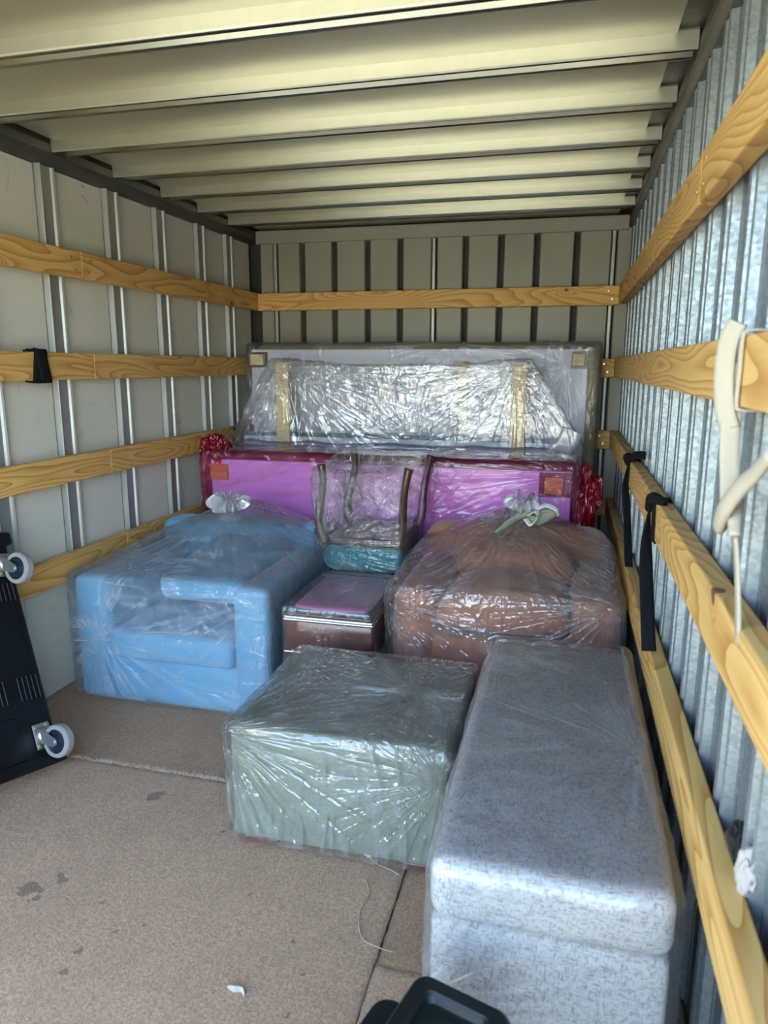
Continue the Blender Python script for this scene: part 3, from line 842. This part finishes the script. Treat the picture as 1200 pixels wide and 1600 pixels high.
# ------------------------------------------------------------------ dark wood bench with mauve seat
t = thing('footstool', 'dark wood footstool with mauve seat and teal piping between the armchairs', 'footstool', (-0.76, 2.6, -0.003))
X0, X1, Y0, Y1 = -0.922, -0.597, 2.20, 2.64
for fx in (X0 + 0.03, X1 - 0.03):
    for fy in (Y0 + 0.03, Y1 - 0.03):
        tube('leg', [(fx, fy, 0.26), (fx, fy, 0.14), (fx, fy, -0.002)], [0.022, 0.02, 0.014], M['chrome'], t, 14)
soft('apron', X0 + 0.004, X1 - 0.004, Y0 + 0.004, Y1 - 0.004, 0.25, 0.362, M['darkwood'], t, 0.006, 0.05)
for (za, zb, gr) in ((0.362, 0.368, 0.0), (0.371, 0.377, -0.003), (0.243, 0.25, 0.0)):
    boxobj('film_sheen_band', (X0 - gr, X1 + gr, Y0 - gr, Y1 + gr, za, zb), M['chrome'], t, 0.002)  # reflections of the plastic on the apron, modelled as bright bands
boxobj('frame_top', (X0 + 0.006, X1 - 0.006, Y0 + 0.006, Y1 - 0.006, 0.3675, 0.388), M['legwood'], t, 0.004)
soft('seat', X0 + 0.032, X1 - 0.032, Y0 + 0.032, Y1 - 0.03, 0.384, 0.415, M['mauve'], t, 0.014, 0.02, 0.008, 0.001)
px0, px1, py0, py1 = X0 + 0.03, X1 - 0.03, Y0 + 0.03, Y1 - 0.028
pp = [(px0 + .02, py0), (px1 - .02, py0), (px1 - .006, py0 + .006), (px1, py0 + .02), (px1, py1 - .02), (px1 - .02, py1), (px0 + .02, py1), (px0, py1 - .02), (px0, py0 + .02), (px0 + .006, py0 + .006), (px0 + .02, py0)]
tube('piping', [(a, b, 0.394) for a, b in pp], 0.0065, M['tealpipe'], t, 10, sub=5)
bag('plastic_bag', X0 - 0.004, X1 + 0.004, Y0 - 0.014, Y1 + 0.01, 0.02, 0.422, M['clearstool'], t, 0.02, 0.009,
    [(-0.7, 2.7, 0.42, 0.008, 9, 0.3), (-0.9, 2.2, 0.35, 0.006, 7, 0.2)], 0.004, 0.0, None, 41)
attach(t)

# ------------------------------------------------------------------ second stool behind (carries the upturned chair)
t = thing('footstool', 'dark wood footstool mostly hidden under the upturned teal dining chair', 'footstool', (-0.78, 2.9, -0.003))
boxobj('frame', (-0.93, -0.60, 2.69, 3.10, 0.25, 0.40), M['darkwood'], t, 0.006)
for fx in (-0.90, -0.63):
    for fy in (2.72, 3.07):
        tube('leg', [(fx, fy, 0.26), (fx, fy, -0.002)], [0.02, 0.014], M['legwood'], t, 12)
attach(t)

# ------------------------------------------------------------------ upturned dining chair
t = thing('dining_chair', 'upturned dining chair with teal seat and dark brown legs in clear plastic', 'chair', (-0.80, 2.9, 0.402))
soft('seat', -0.94, -0.605, 2.67, 3.10, 0.402, 0.515, M['teal'], t, 0.05, 0.025, 0.012, 0.004)
def apron(V, U): return V
boxobj('apron', (-0.93, -0.62, 2.69, 3.08, 0.510, 0.545), M['legwood'], t, 0.012)
LG = M['legwood']
for (bx, by, lean) in ((-0.930, 2.70, -1), (-0.630, 2.70, 1), (-0.930, 3.07, -1), (-0.630, 3.07, 1)):
    s = 1 if lean > 0 else -1
    dy = -0.03 if by < 2.9 else 0.05
    if s < 0:
        pts = [(bx, by, 0.52), (bx - .028, by + dy * .3, 0.60), (bx - .012, by + dy * .6, 0.70), (bx - .0, by + dy, 0.78), (bx - .006, by + dy, 0.845)]
    else:
        pts = [(bx, by, 0.52), (bx + .02, by + dy * .3, 0.58), (bx + .024, by + dy * .6, 0.68), (bx + .035, by + dy, 0.76), (bx + .05, by + dy, 0.84)]
    tube('leg', pts, [0.027, 0.020, 0.018, 0.015, 0.017], LG, t, 12)
def flare_top(V, V0):
    # the bag is drawn in between the legs
    k = np.clip((V0[:, 2] - 0.5) / 0.36, 0, 1)
    cx = -0.80
    V[:, 0] = cx + (V[:, 0] - cx) * (1 + 0.06 * k)
    V[:, 2] -= 0.05 * k * np.clip(1 - ((V0[:, 0] - cx) / 0.2) ** 2, 0, 1) * (V0[:, 1] < 2.9)
    return V
bag('plastic_bag', -0.965, -0.60, 2.645, 3.12, 0.404, 0.858, M['clearchair'], t, 0.03, 0.009,
    [(-0.93, 2.64, 0.55, 0.022, 6, 0.3), (-0.62, 2.64, 0.84, 0.016, 6, 0.3), (-0.98, 2.64, 0.84, 0.014, 7, 0.25), (-0.80, 2.64, 0.42, 0.010, 8, 0.2)],
    0.008, 0.0, None, 51, shape=flare_top, freq=(5, 5, 4))
attach(t)

# ------------------------------------------------------------------ upended sofa in a red bag
t = thing('sofa', 'upended sofa showing its base, wrapped in a translucent red plastic bag', 'sofa', (-0.82, 3.35, -0.003))
X0, X1, Y0, Y1 = -1.70, 0.035, 3.20, 3.47
soft('body', X0 - 0.02, X1 + 0.02, Y0 + 0.03, Y1, 0.0, 0.812, M['burgundy'], t, 0.05, 0.06, 0.01, 0.004)
boxobj('dust_cover', (X0, X1, Y0, Y0 + 0.035, 0.005, 0.775), M['white'], t, 0.006)
for (a, b) in ((X0 + 0.004, X0 + 0.095), (X1 - 0.115, X1 - 0.035)):
    boxobj('leg_block', (a, b, Y0 - 0.02, Y0 + 0.004, 0.675, 0.752), M['blockwood'], t, 0.004)
boxobj('leg_socket', (X1 - 0.14, X1 + 0.0, Y0 - 0.001, Y0 + 0.003, 0.66, 0.77), M['darkwood'], t, 0.0015)
bag('plastic_bag', X0 - 0.045, X1 + 0.04, Y0 - 0.035, Y1 + 0.02, 0.003, 0.822, M['redfilm'], t, 0.03, 0.013,
    [(X0, Y0, 0.56, 0.016, 7, 0.5), (X1, Y0, 0.76, 0.014, 8, 0.4), (-0.62, Y0, 0.76, 0.012, 8, 0.3), (-1.0, Y0, 0.6, 0.010, 5, 0.3), (X1, Y0, 0.45, 0.016, 8, 0.4)],
    0.007, 0.0, None, 61, freq=(2.2, 4, 6))
# gathered red ends
def gather(name, loc, sx, sy, sz, seed, parent):
    V, F, N = boxgrid(-1, 1, -1, 1, -1, 1, 0.95, 0.07)
    n = ridge(V * np.array([3.5, 3.5, 1.2]) + seed, 2.5)
    V = V * (0.72 + 0.38 * n + 0.22 * fbm(V * 1.6 + seed, 2))[:, None] * np.array([sx, sy, sz]) + np.array(loc)
    return fromnp(name, V, F, M['redfold'], parent)
gather('bag_end', (X0 - 0.0, Y0 + 0.06, 0.80), 0.075, 0.08, 0.09, 2, t)
gather('bag_end', (X0 - 0.035, Y0 + 0.05, 0.60), 0.03, 0.07, 0.24, 12, t)
gather('bag_end', (X1 + 0.062, Y0 + 0.06, 0.62), 0.045, 0.09, 0.19, 5, t)
gather('bag_end', (X1 + 0.105, Y0 + 0.05, 0.68), 0.028, 0.05, 0.08, 9, t)
attach(t)

# ------------------------------------------------------------------ middle upended sofa base with two tall slats
t = thing('sofa', 'upended slate blue sofa base with pale underside behind the red one', 'sofa', (-0.85, 3.68, -0.003))
X0, X1, Y0, Y1 = -1.71, 0.005, 3.60, 3.74
soft('body', X0, X1, Y0 + 0.01, Y1, 0.0, 0.868, M['slate'], t, 0.02, 0.08, 0.004)
boxobj('dust_cover', (X0 + 0.005, X1 - 0.005, Y0, Y0 + 0.012, 0.005, 0.855), M['white'], t, 0.003)
for a in (-1.503, -0.27):
    boxobj('slat', (a, a + 0.072, Y0 - 0.026, Y0 - 0.001, 0.50, 1.245), M['wood2'], t, 0.003)
def flare_mid(V, V0):
    z = V0[:, 2]
    k = np.clip((1.26 - z) / 0.42, 0, 1)
    V[:, 0] += np.where(V0[:, 0] < -0.85, -0.245 * k ** 0.9, 0.27 * k ** 0.9) * np.clip(np.abs(V0[:, 0] + 0.87) / 0.65, 0, 1)
    # hangs in a shallow catenary between the slats
    V[:, 2] -= 0.03 * np.clip((z - 1.1) / 0.15, 0, 1) * (1 - np.clip(((V0[:, 0] + 0.85) / 0.62) ** 2, 0, 1))
    return V
bag('plastic_bag', -1.52, -0.185, Y0 - 0.04, Y0 + 0.12, 0.70, 1.26, M['mist'], t, 0.012, 0.012,
    [(-1.46, Y0, 1.25, 0.022, 8, 0.6), (-0.23, Y0, 1.25, 0.022, 8, 0.5), (-0.9, Y0, 0.86, 0.014, 7, 0.35), (-0.75, Y0, 1.27, 0.012, 7, 0.3), (-1.5, Y0, 0.8, 0.012, 7, 0.4)],
    0.006, 0.0, None, 71, shape=flare_mid, freq=(2, 4, 2))
V, F, N = boxgrid(-1.68, -0.02, 3.515, 3.575, 0.76, 0.835, 0.028, 0.03)
V += N * (0.012 * ridge(V * np.array([3, 6, 6]), 3))[:, None]
fromnp('film_roll', V, F, M['cleargrey'], t)
strapV = [(-0.06, 3.56, 0.79), (0.0, 3.55, 0.86), (0.03, 3.55, 0.93)]
strap('film_flap', strapV, 0.10, 0.001, M['knot'], t, (1, 0, -0.3))
attach(t)

# ------------------------------------------------------------------ rear upended sofa
t = thing('sofa', 'tall upended sofa with olive edge and white underside against the back wall', 'sofa', (-0.8, 3.9, -0.003))
X0, X1, Y0, Y1 = -1.755, 0.145, 3.80, 4.01
soft('body', X0 + 0.03, X1, Y0 + 0.02, Y1, 0.0, CAMH + 0.112, M['olive'], t, 0.05, 0.06, 0.006, 0.006)
boxobj('dust_cover', (X0 + 0.015, X1 - 0.055, Y0, Y0 + 0.022, 0.005, CAMH + 0.085), M['white'], t, 0.006)
for (a, b) in ((X0 + 0.02, X0 + 0.10), (X1 - 0.132, X1 - 0.075)):
    boxobj('leg_socket', (a - 0.008, b + 0.016, Y0 - 0.003, Y0 + 0.002, CAMH - 0.012, CAMH + 0.072), M['legwood'], t, 0.001)
    boxobj('leg_block', (a, b, Y0 - 0.03, Y0 + 0.0, CAMH + 0.0, CAMH + 0.060), M['wood2'], t, 0.004)
for (a, b) in ((-1.545, -1.50), (-0.585, -0.51)):
    boxobj('slat', (a, b, Y0 - 0.022, Y0 + 0.001, 0.80, CAMH + 0.025), M['wood2'], t, 0.003)
bag('plastic_bag', X0 - 0.005, X1 + 0.012, Y0 - 0.038, Y1 + 0.012, 0.003, CAMH + 0.122, M['clear'], t, 0.03, 0.016,
    [(X0, Y0, CAMH, 0.012, 7, 0.4), (X1 - .1, Y0, CAMH + 0.05, 0.012, 8, 0.4), (-0.65, Y0, CAMH + 0.1, 0.010, 8, 0.3)],
    0.007, 0.0, None, 81, freq=(3, 3, 3))
attach(t)

# ------------------------------------------------------------------ black dolly leaning on the left wall
Bp = Vector((-1.460, 1.712, 0.034)); Tp = Vector((-1.745, 1.885, 0.665))
vv = (Tp - Bp).normalized(); uu0 = Vector((-0.06, -1, 0))
uu = (uu0 - vv * uu0.dot(vv)).normalized()
ww = vv.cross(uu).normalized()          # towards the room
if ww.x < 0: ww = -ww
Mx = Matrix(((uu.x, vv.x, ww.x, Bp.x), (uu.y, vv.y, ww.y, Bp.y), (uu.z, vv.z, ww.z, Bp.z), (0, 0, 0, 1)))
LV = (Tp - Bp).length
t = thing('furniture_dolly', 'black plastic furniture dolly on castors leaning against the left wall', 'dolly', (-1.6, 1.5, 0))
bm = bmesh.new()
box(bm, 0, 0.50, 0.0, LV, -0.035, 0, 0.012, 3, Mx)
frombm('deck', bm, M['blackpl'], t)
for dims in ((-0.012, 0.512, LV - 0.012, LV + 0.03, -0.045, 0.014), (-0.012, 0.512, -0.008, 0.03, -0.045, 0.008)):
    bm = bmesh.new(); box(bm, *dims, 0.008, 3, Mx); frombm('rim', bm, M['blackpl'], t)
for (v0, v1) in ((0.20, 0.275), (0.515, 0.575)):
    for i in range(28):
        u = 0.02 + i * 0.0168
        if 0.10 < u < 0.135: continue
        bm = bmesh.new(); box(bm, u, u + 0.006, v0, v1, -0.001, 0.004, 0.0015, 1, Mx); frombm('rib', bm, M['blackpl'], t)
bm = bmesh.new(); box(bm, 0.035, 0.46, 0.29, 0.50, -0.001, 0.003, 0.002, 1, Mx); frombm('pad', bm, M['blackpl'], t)
bm = bmesh.new(); box(bm, 0.13, 0.40, 0.03, 0.16, -0.001, 0.004, 0.002, 1, Mx); frombm('pad', bm, M['blackpl'], t)
def castor(u, v, swing, parent):
    root = bpy.data.objects.new('castor', None)
    bm = bmesh.new(); box(bm, u - 0.03, u + 0.03, v - 0.038, v + 0.038, 0.003, 0.007, 0.003, 2, Mx)
    me = bpy.data.meshes.new('castor_plate'); bm.to_mesh(me); bm.free()
    root = link('castor_plate', me, M['zinc'], parent)
    for a in (-1, 1):
        for b in (-1, 1):
            bm = bmesh.new(); cyl(bm, Mx @ Vector((u + a * .021, v + b * .028, .006)), Mx @ Vector((u + a * .021, v + b * .028, .011)), 0.005, seg=8)
            frombm('bolt', bm, M['brass'], root)
    bm = bmesh.new(); cyl(bm, Mx @ Vector((u, v, .006)), Mx @ Vector((u, v, .022)), 0.027, 0.024, 28)
    frombm('swivel', bm, M['zinc'], root, True)
    # wheel hangs from the swivel; axle across the dolly
    dirv = Vector((0, math.cos(swing), math.sin(swing)))
    c = Vector((u, v, 0.050)) + Vector((0, -0.03 * math.cos(swing), 0.014))
    for s in (-1, 1):
        bm = bmesh.new()
        pr = [(v + 0.022, 0.018), (v - 0.022, 0.018), (c.y - 0.013, c.z - 0.006), (c.y - 0.010, c.z + 0.010), (c.y + 0.006, c.z + 0.012), (v + 0.012, 0.038)]
        lo = [bm.verts.new(Mx @ Vector((u + s * 0.019, p, q))) for p, q in pr]
        hi = [bm.verts.new(Mx @ Vector((u + s * 0.022, p, q))) for p, q in pr]
        bm.faces.new(lo); bm.faces.new(hi[::-1])
        for i in range(6): bm.faces.new((lo[i], hi[i], hi[(i + 1) % 6], lo[(i + 1) % 6]))
        bmesh.ops.recalc_face_normals(bm, faces=bm.faces)
        frombm('fork', bm, M['zinc'], root)
    R = 0.050
    prof = [(R * .72, -.014), (R * .95, -.014), (R, -.009), (R, .009), (R * .95, .014), (R * .72, .014)]
    def lathe(nm, prof, mat, closed=True):
        V, F = [], []; n = 40
        for i in range(n):
            a = 2 * math.pi * i / n
            for r_, w_ in prof:
                V.append(Mx @ (c + Vector((w_, r_ * math.cos(a), r_ * math.sin(a)))))
        m = len(prof)
        for i in range(n):
            for j in range(m if closed else m - 1):
                F.append((i * m + j, i * m + (j + 1) % m, ((i + 1) % n) * m + (j + 1) % m, ((i + 1) % n) * m + j))
        return fromnp(nm, V, F, mat, root, False)
    lathe('tyre', prof, M['tyre'])
    lathe('wheel_hub', [(0.001, -.013), (R * .35, -.013), (R * .4, -.008), (R * .62, -.008), (R * .71, -.013), (R * .71, .013), (R * .62, .008), (R * .4, .008), (R * .35, .013), (0.001, .013)], M['hub'])
    bm = bmesh.new(); cyl(bm, Mx @ (c + Vector((-.026, 0, 0))), Mx @ (c + Vector((.026, 0, 0))), 0.007, seg=12); frombm('axle', bm, M['zinc'], root)
for (u, v) in ((0.055, 0.085), (0.445, 0.085), (0.035, LV - 0.08), (0.445, LV - 0.08)):
    castor(u, v, 0.0, t)
attach(t)

# ------------------------------------------------------------------ black bin in front
t = thing('storage_bin', 'black plastic bin with a recessed lid in the bottom foreground', 'bin', (-0.15, 0.65, 0.002))
A = Vector((-0.168, 0.888, 0)); Bq = Vector((-0.028, 0.846, 0))
ex = (Bq - A).normalized(); ey = Vector((ex.y, -ex.x, 0))
Mb = Matrix(((ex.x, ey.x, 0, A.x), (ex.y, ey.y, 0, A.y), (0, 0, 1, 0), (0, 0, 0, 1)))
Wd = (Bq - A).length; Ln = 0.42
def rrect(x0, x1, y0, y1, r, z, n=6):
    out = []
    for (cx, cy, a0) in ((x1 - r, y1 - r, 0), (x0 + r, y1 - r, 90), (x0 + r, y0 + r, 180), (x1 - r, y0 + r, 270)):
        for i in range(n + 1):
            a = math.radians(a0 + 90 * i / n)
            out.append(Mb @ Vector((cx + r * math.cos(a), cy + r * math.sin(a), z)))
    return out
def loft(name, rings, mat, parent):
    n = len(rings[0]); V = [p for r_ in rings for p in r_]; F = []
    for j in range(len(rings) - 1):
        F += [(j * n + i, j * n + (i + 1) % n, (j + 1) * n + (i + 1) % n, (j + 1) * n + i) for i in range(n)]
    F += [tuple(range(n - 1, -1, -1)), tuple(range((len(rings) - 1) * n, len(rings) * n))]
    return fromnp(name, V, F, mat, parent, False)
lid = [rrect(0, Wd, 0, Ln, .02, .325), rrect(-.002, Wd + .002, -.002, Ln + .002, .022, .33), rrect(-.002, Wd + .002, -.002, Ln + .002, .022, .345), rrect(.003, Wd - .003, .003, Ln - .003, .02, .352),
       rrect(.022, Wd - .022, .022, Ln - .022, .012, .352), rrect(.026, Wd - .026, .026, Ln - .026, .012, .348), rrect(.030, Wd - .030, .030, Ln - .030, .012, .340), rrect(.034, Wd - .034, .034, Ln - .034, .012, .339)]
loft('lid', lid, M['blackbin'], t)
loft('body', [rrect(.012, Wd - .012, .012, Ln - .012, .02, .002), rrect(.006, Wd - .006, .006, Ln - .006, .02, .31), rrect(.004, Wd - .004, .004, Ln - .004, .02, .326)], M['blackbin'], t)
loft('handle', [rrect(-.052, .02, .025, .16, .025, .272), rrect(-.056, .02, .021, .164, .027, .280), rrect(-.056, .02, .021, .164, .027, .298), rrect(-.052, .02, .025, .160, .025, .304)], M['blackbin'], t)
attach(t)

# ------------------------------------------------------------------ webbing on the rails
def wrap_loop(name, side, y, zc, width, mat, parent=None, h=0.098, th=0.038, skew=0.0):
    """band wound round a rail"""
    s = -1 if side == 'r' else 1
    xw = XR - 0.001 if side == 'r' else XL + 0.001
    xo = xw + s * (th + 0.004); xi = xw + s * 0.004
    g = 0.004; z0, z1 = zc - h / 2 - g, zc + h / 2 + g
    pts = [(xi, y, z0 - .001), (xi, y, z1 - .01), (xi + s * .004, y, z1), (xo - s * .006, y + skew * .8, z1 + .001), (xo, y + skew, z1 - .008), (xo, y, (z0 + z1) / 2), (xo, y - skew, z0 + .008), (xo - s * .006, y - skew, z0), (xi + s * .004, y, z0)]
    return strap(name, pts, width, 0.004, mat, parent, (0, 1, 0), 5)
t = thing('strap', 'short black webbing band wound round the left rail', 'strap', (-1.79, 2.165, railz[1]))
wrap_loop('band', 'l', 2.165, railz[1], 0.062, M['webblk'], t, skew=0.008)
wrap_loop('band', 'l', 2.175, railz[1], 0.05, M['webblk'], t, h=0.104, th=0.044, skew=-0.01)
attach(t)
xo = XR - 0.046
t = thing('strap', 'black tie-down strap knotted over the right rail, farther from the doors', 'strap', (xo, 2.72, railz[2]))
wrap_loop('band', 'r', 2.72, railz[2], 0.036, M['webblk'], t)
zt = railz[2] + 0.049
tube('knot', [(xo, 2.70, zt - .01), (xo - .004, 2.72, zt + .012), (xo + .01, 2.74, zt + .006), (xo, 2.75, zt - .014)], [.010, .016, .015, .008], M['webblk'], t, 12)
strap('strap_tail', [(xo, 2.72, zt), (xo + .01, 2.62, zt + .03), (xo + .02, 2.52, zt + .045), (xo + .03, 2.46, zt + .05)], 0.026, 0.004, M['webblk'], t, (0, .3, 1))
strap('strap_tail', [(xo, 2.73, zt - .02), (xo - .004, 2.73, zt - .09), (xo + .0, 2.66, zt - .15), (xo + .002, 2.58, zt - .22), (xo + .004, 2.50, zt - .30), (xo + .006, 2.47, zt - .33)], 0.026, 0.004, M['webblk'], t, [(0, 1, 0), (.6, .6, 0), (1, -.2, 0), (.8, .5, .1), (1, 0, 0), (1, .1, 0)])
attach(t)
t = thing('strap', 'wide black tie-down strap hooked over the right rail, nearer the doors', 'strap', (xo, 1.9, railz[2]))
wrap_loop('band', 'r', 1.90, railz[2], 0.042, M['webblk'], t, skew=0.01)
tube('knot', [(xo + .02, 1.84, zt + .006), (xo + .004, 1.87, zt + .012), (xo - .002, 1.91, zt + .004), (xo - .003, 1.95, zt - .03)], [.009, .014, .016, .010], M['webblk'], t, 12)
strap('strap_tail', [(xo - .003, 1.94, zt - .02), (xo - .006, 1.93, zt - .10), (xo - .006, 1.88, zt - .18), (xo - .004, 1.80, zt - .27), (xo - .002, 1.765, zt - .32), (xo, 1.75, zt - .345)], 0.034, 0.004, M['webblk'], t, [(0.1, 1, 0), (.5, .6, 0), (1, .3, 0), (1, .2, 0), (1, .1, 0), (1, 0, 0)])
attach(t)
t = thing('strap', 'cream webbing strap with a loose knot hanging from the right rail', 'strap', (xo, 1.1, railz[1]))
wrap_loop('band', 'r', 1.105, railz[1], 0.036, M['webwht'], t)
zb = railz[1] - 0.049
strap('strap_tail', [(xo + .002, 1.105, zb + .06), (xo, 1.10, zb - .03), (xo + .004, 1.09, zb - .10), (xo + .006, 1.075, zb - .145), (xo + .01, 1.07, zb - .16)], 0.026, 0.005, M['webwht'], t, [(.8, -.5, 0), (1, -.3, 0), (1, -.2, 0), (1, .1, 0), (1, .3, 0)])
strap('strap_tail', [(xo - .004, 1.10, zb + .115), (xo - .012, 1.105, zb + .09), (xo - .014, 1.105, zb + .05), (xo - .010, 1.10, zb + .0), (xo, 1.10, zb - .03)], 0.026, 0.005, M['webwht'], t, (.8, -.5, 0))
tube('knot', [(xo + .010, .92, zb - .045), (xo + .006, .965, zb - .075), (xo - .002, 1.00, zb - .10), (xo - .010, 1.035, zb - .135), (xo - .008, 1.07, zb - .165), (xo + .004, 1.09, zb - .155), (xo + .010, 1.075, zb - .125), (xo + .004, 1.04, zb - .14), (xo, 1.01, zb - .165)], [.010, .012, .014, .015, .013, .011, .012, .010, .007], M['webwht'], t, 14, 0.6)
strap('strap_tail', [(xo + .003, 1.03, zb - .16), (xo + .006, 1.01, zb - .20), (xo + .008, .985, zb - .26), (xo + .01, .965, zb - .33)], 0.02, 0.004, M['webwht'], t, (0, 1, 0))
attach(t)

# ------------------------------------------------------------------ rags behind the lowest right rail
def rag(name, loc, s, mat, seed):
    V, F, N = boxgrid(-1, 1, -1, 1, -1, 1, 0.9, 0.09)
    V = V * (0.8 + 0.3 * ridge(V * 1.7 + seed, 2.5) + 0.25 * fbm(V * 1.2 + seed, 2))[:, None] * np.array(s) + np.array(loc)
    return fromnp(name, V, F, mat)
tag(rag('rag', (XR + 0.004, 0.955, CAMH - 0.675), (0.016, 0.022, 0.035), M['cloth'], 3), 'crumpled off-white rag tucked between rail and right wall', 'rag')
tag(rag('glove', (XR + 0.004, 1.02, CAMH - 0.675), (0.016, 0.022, 0.025), M['glove'], 8), 'dark crumpled glove tucked behind the lowest right rail', 'glove')
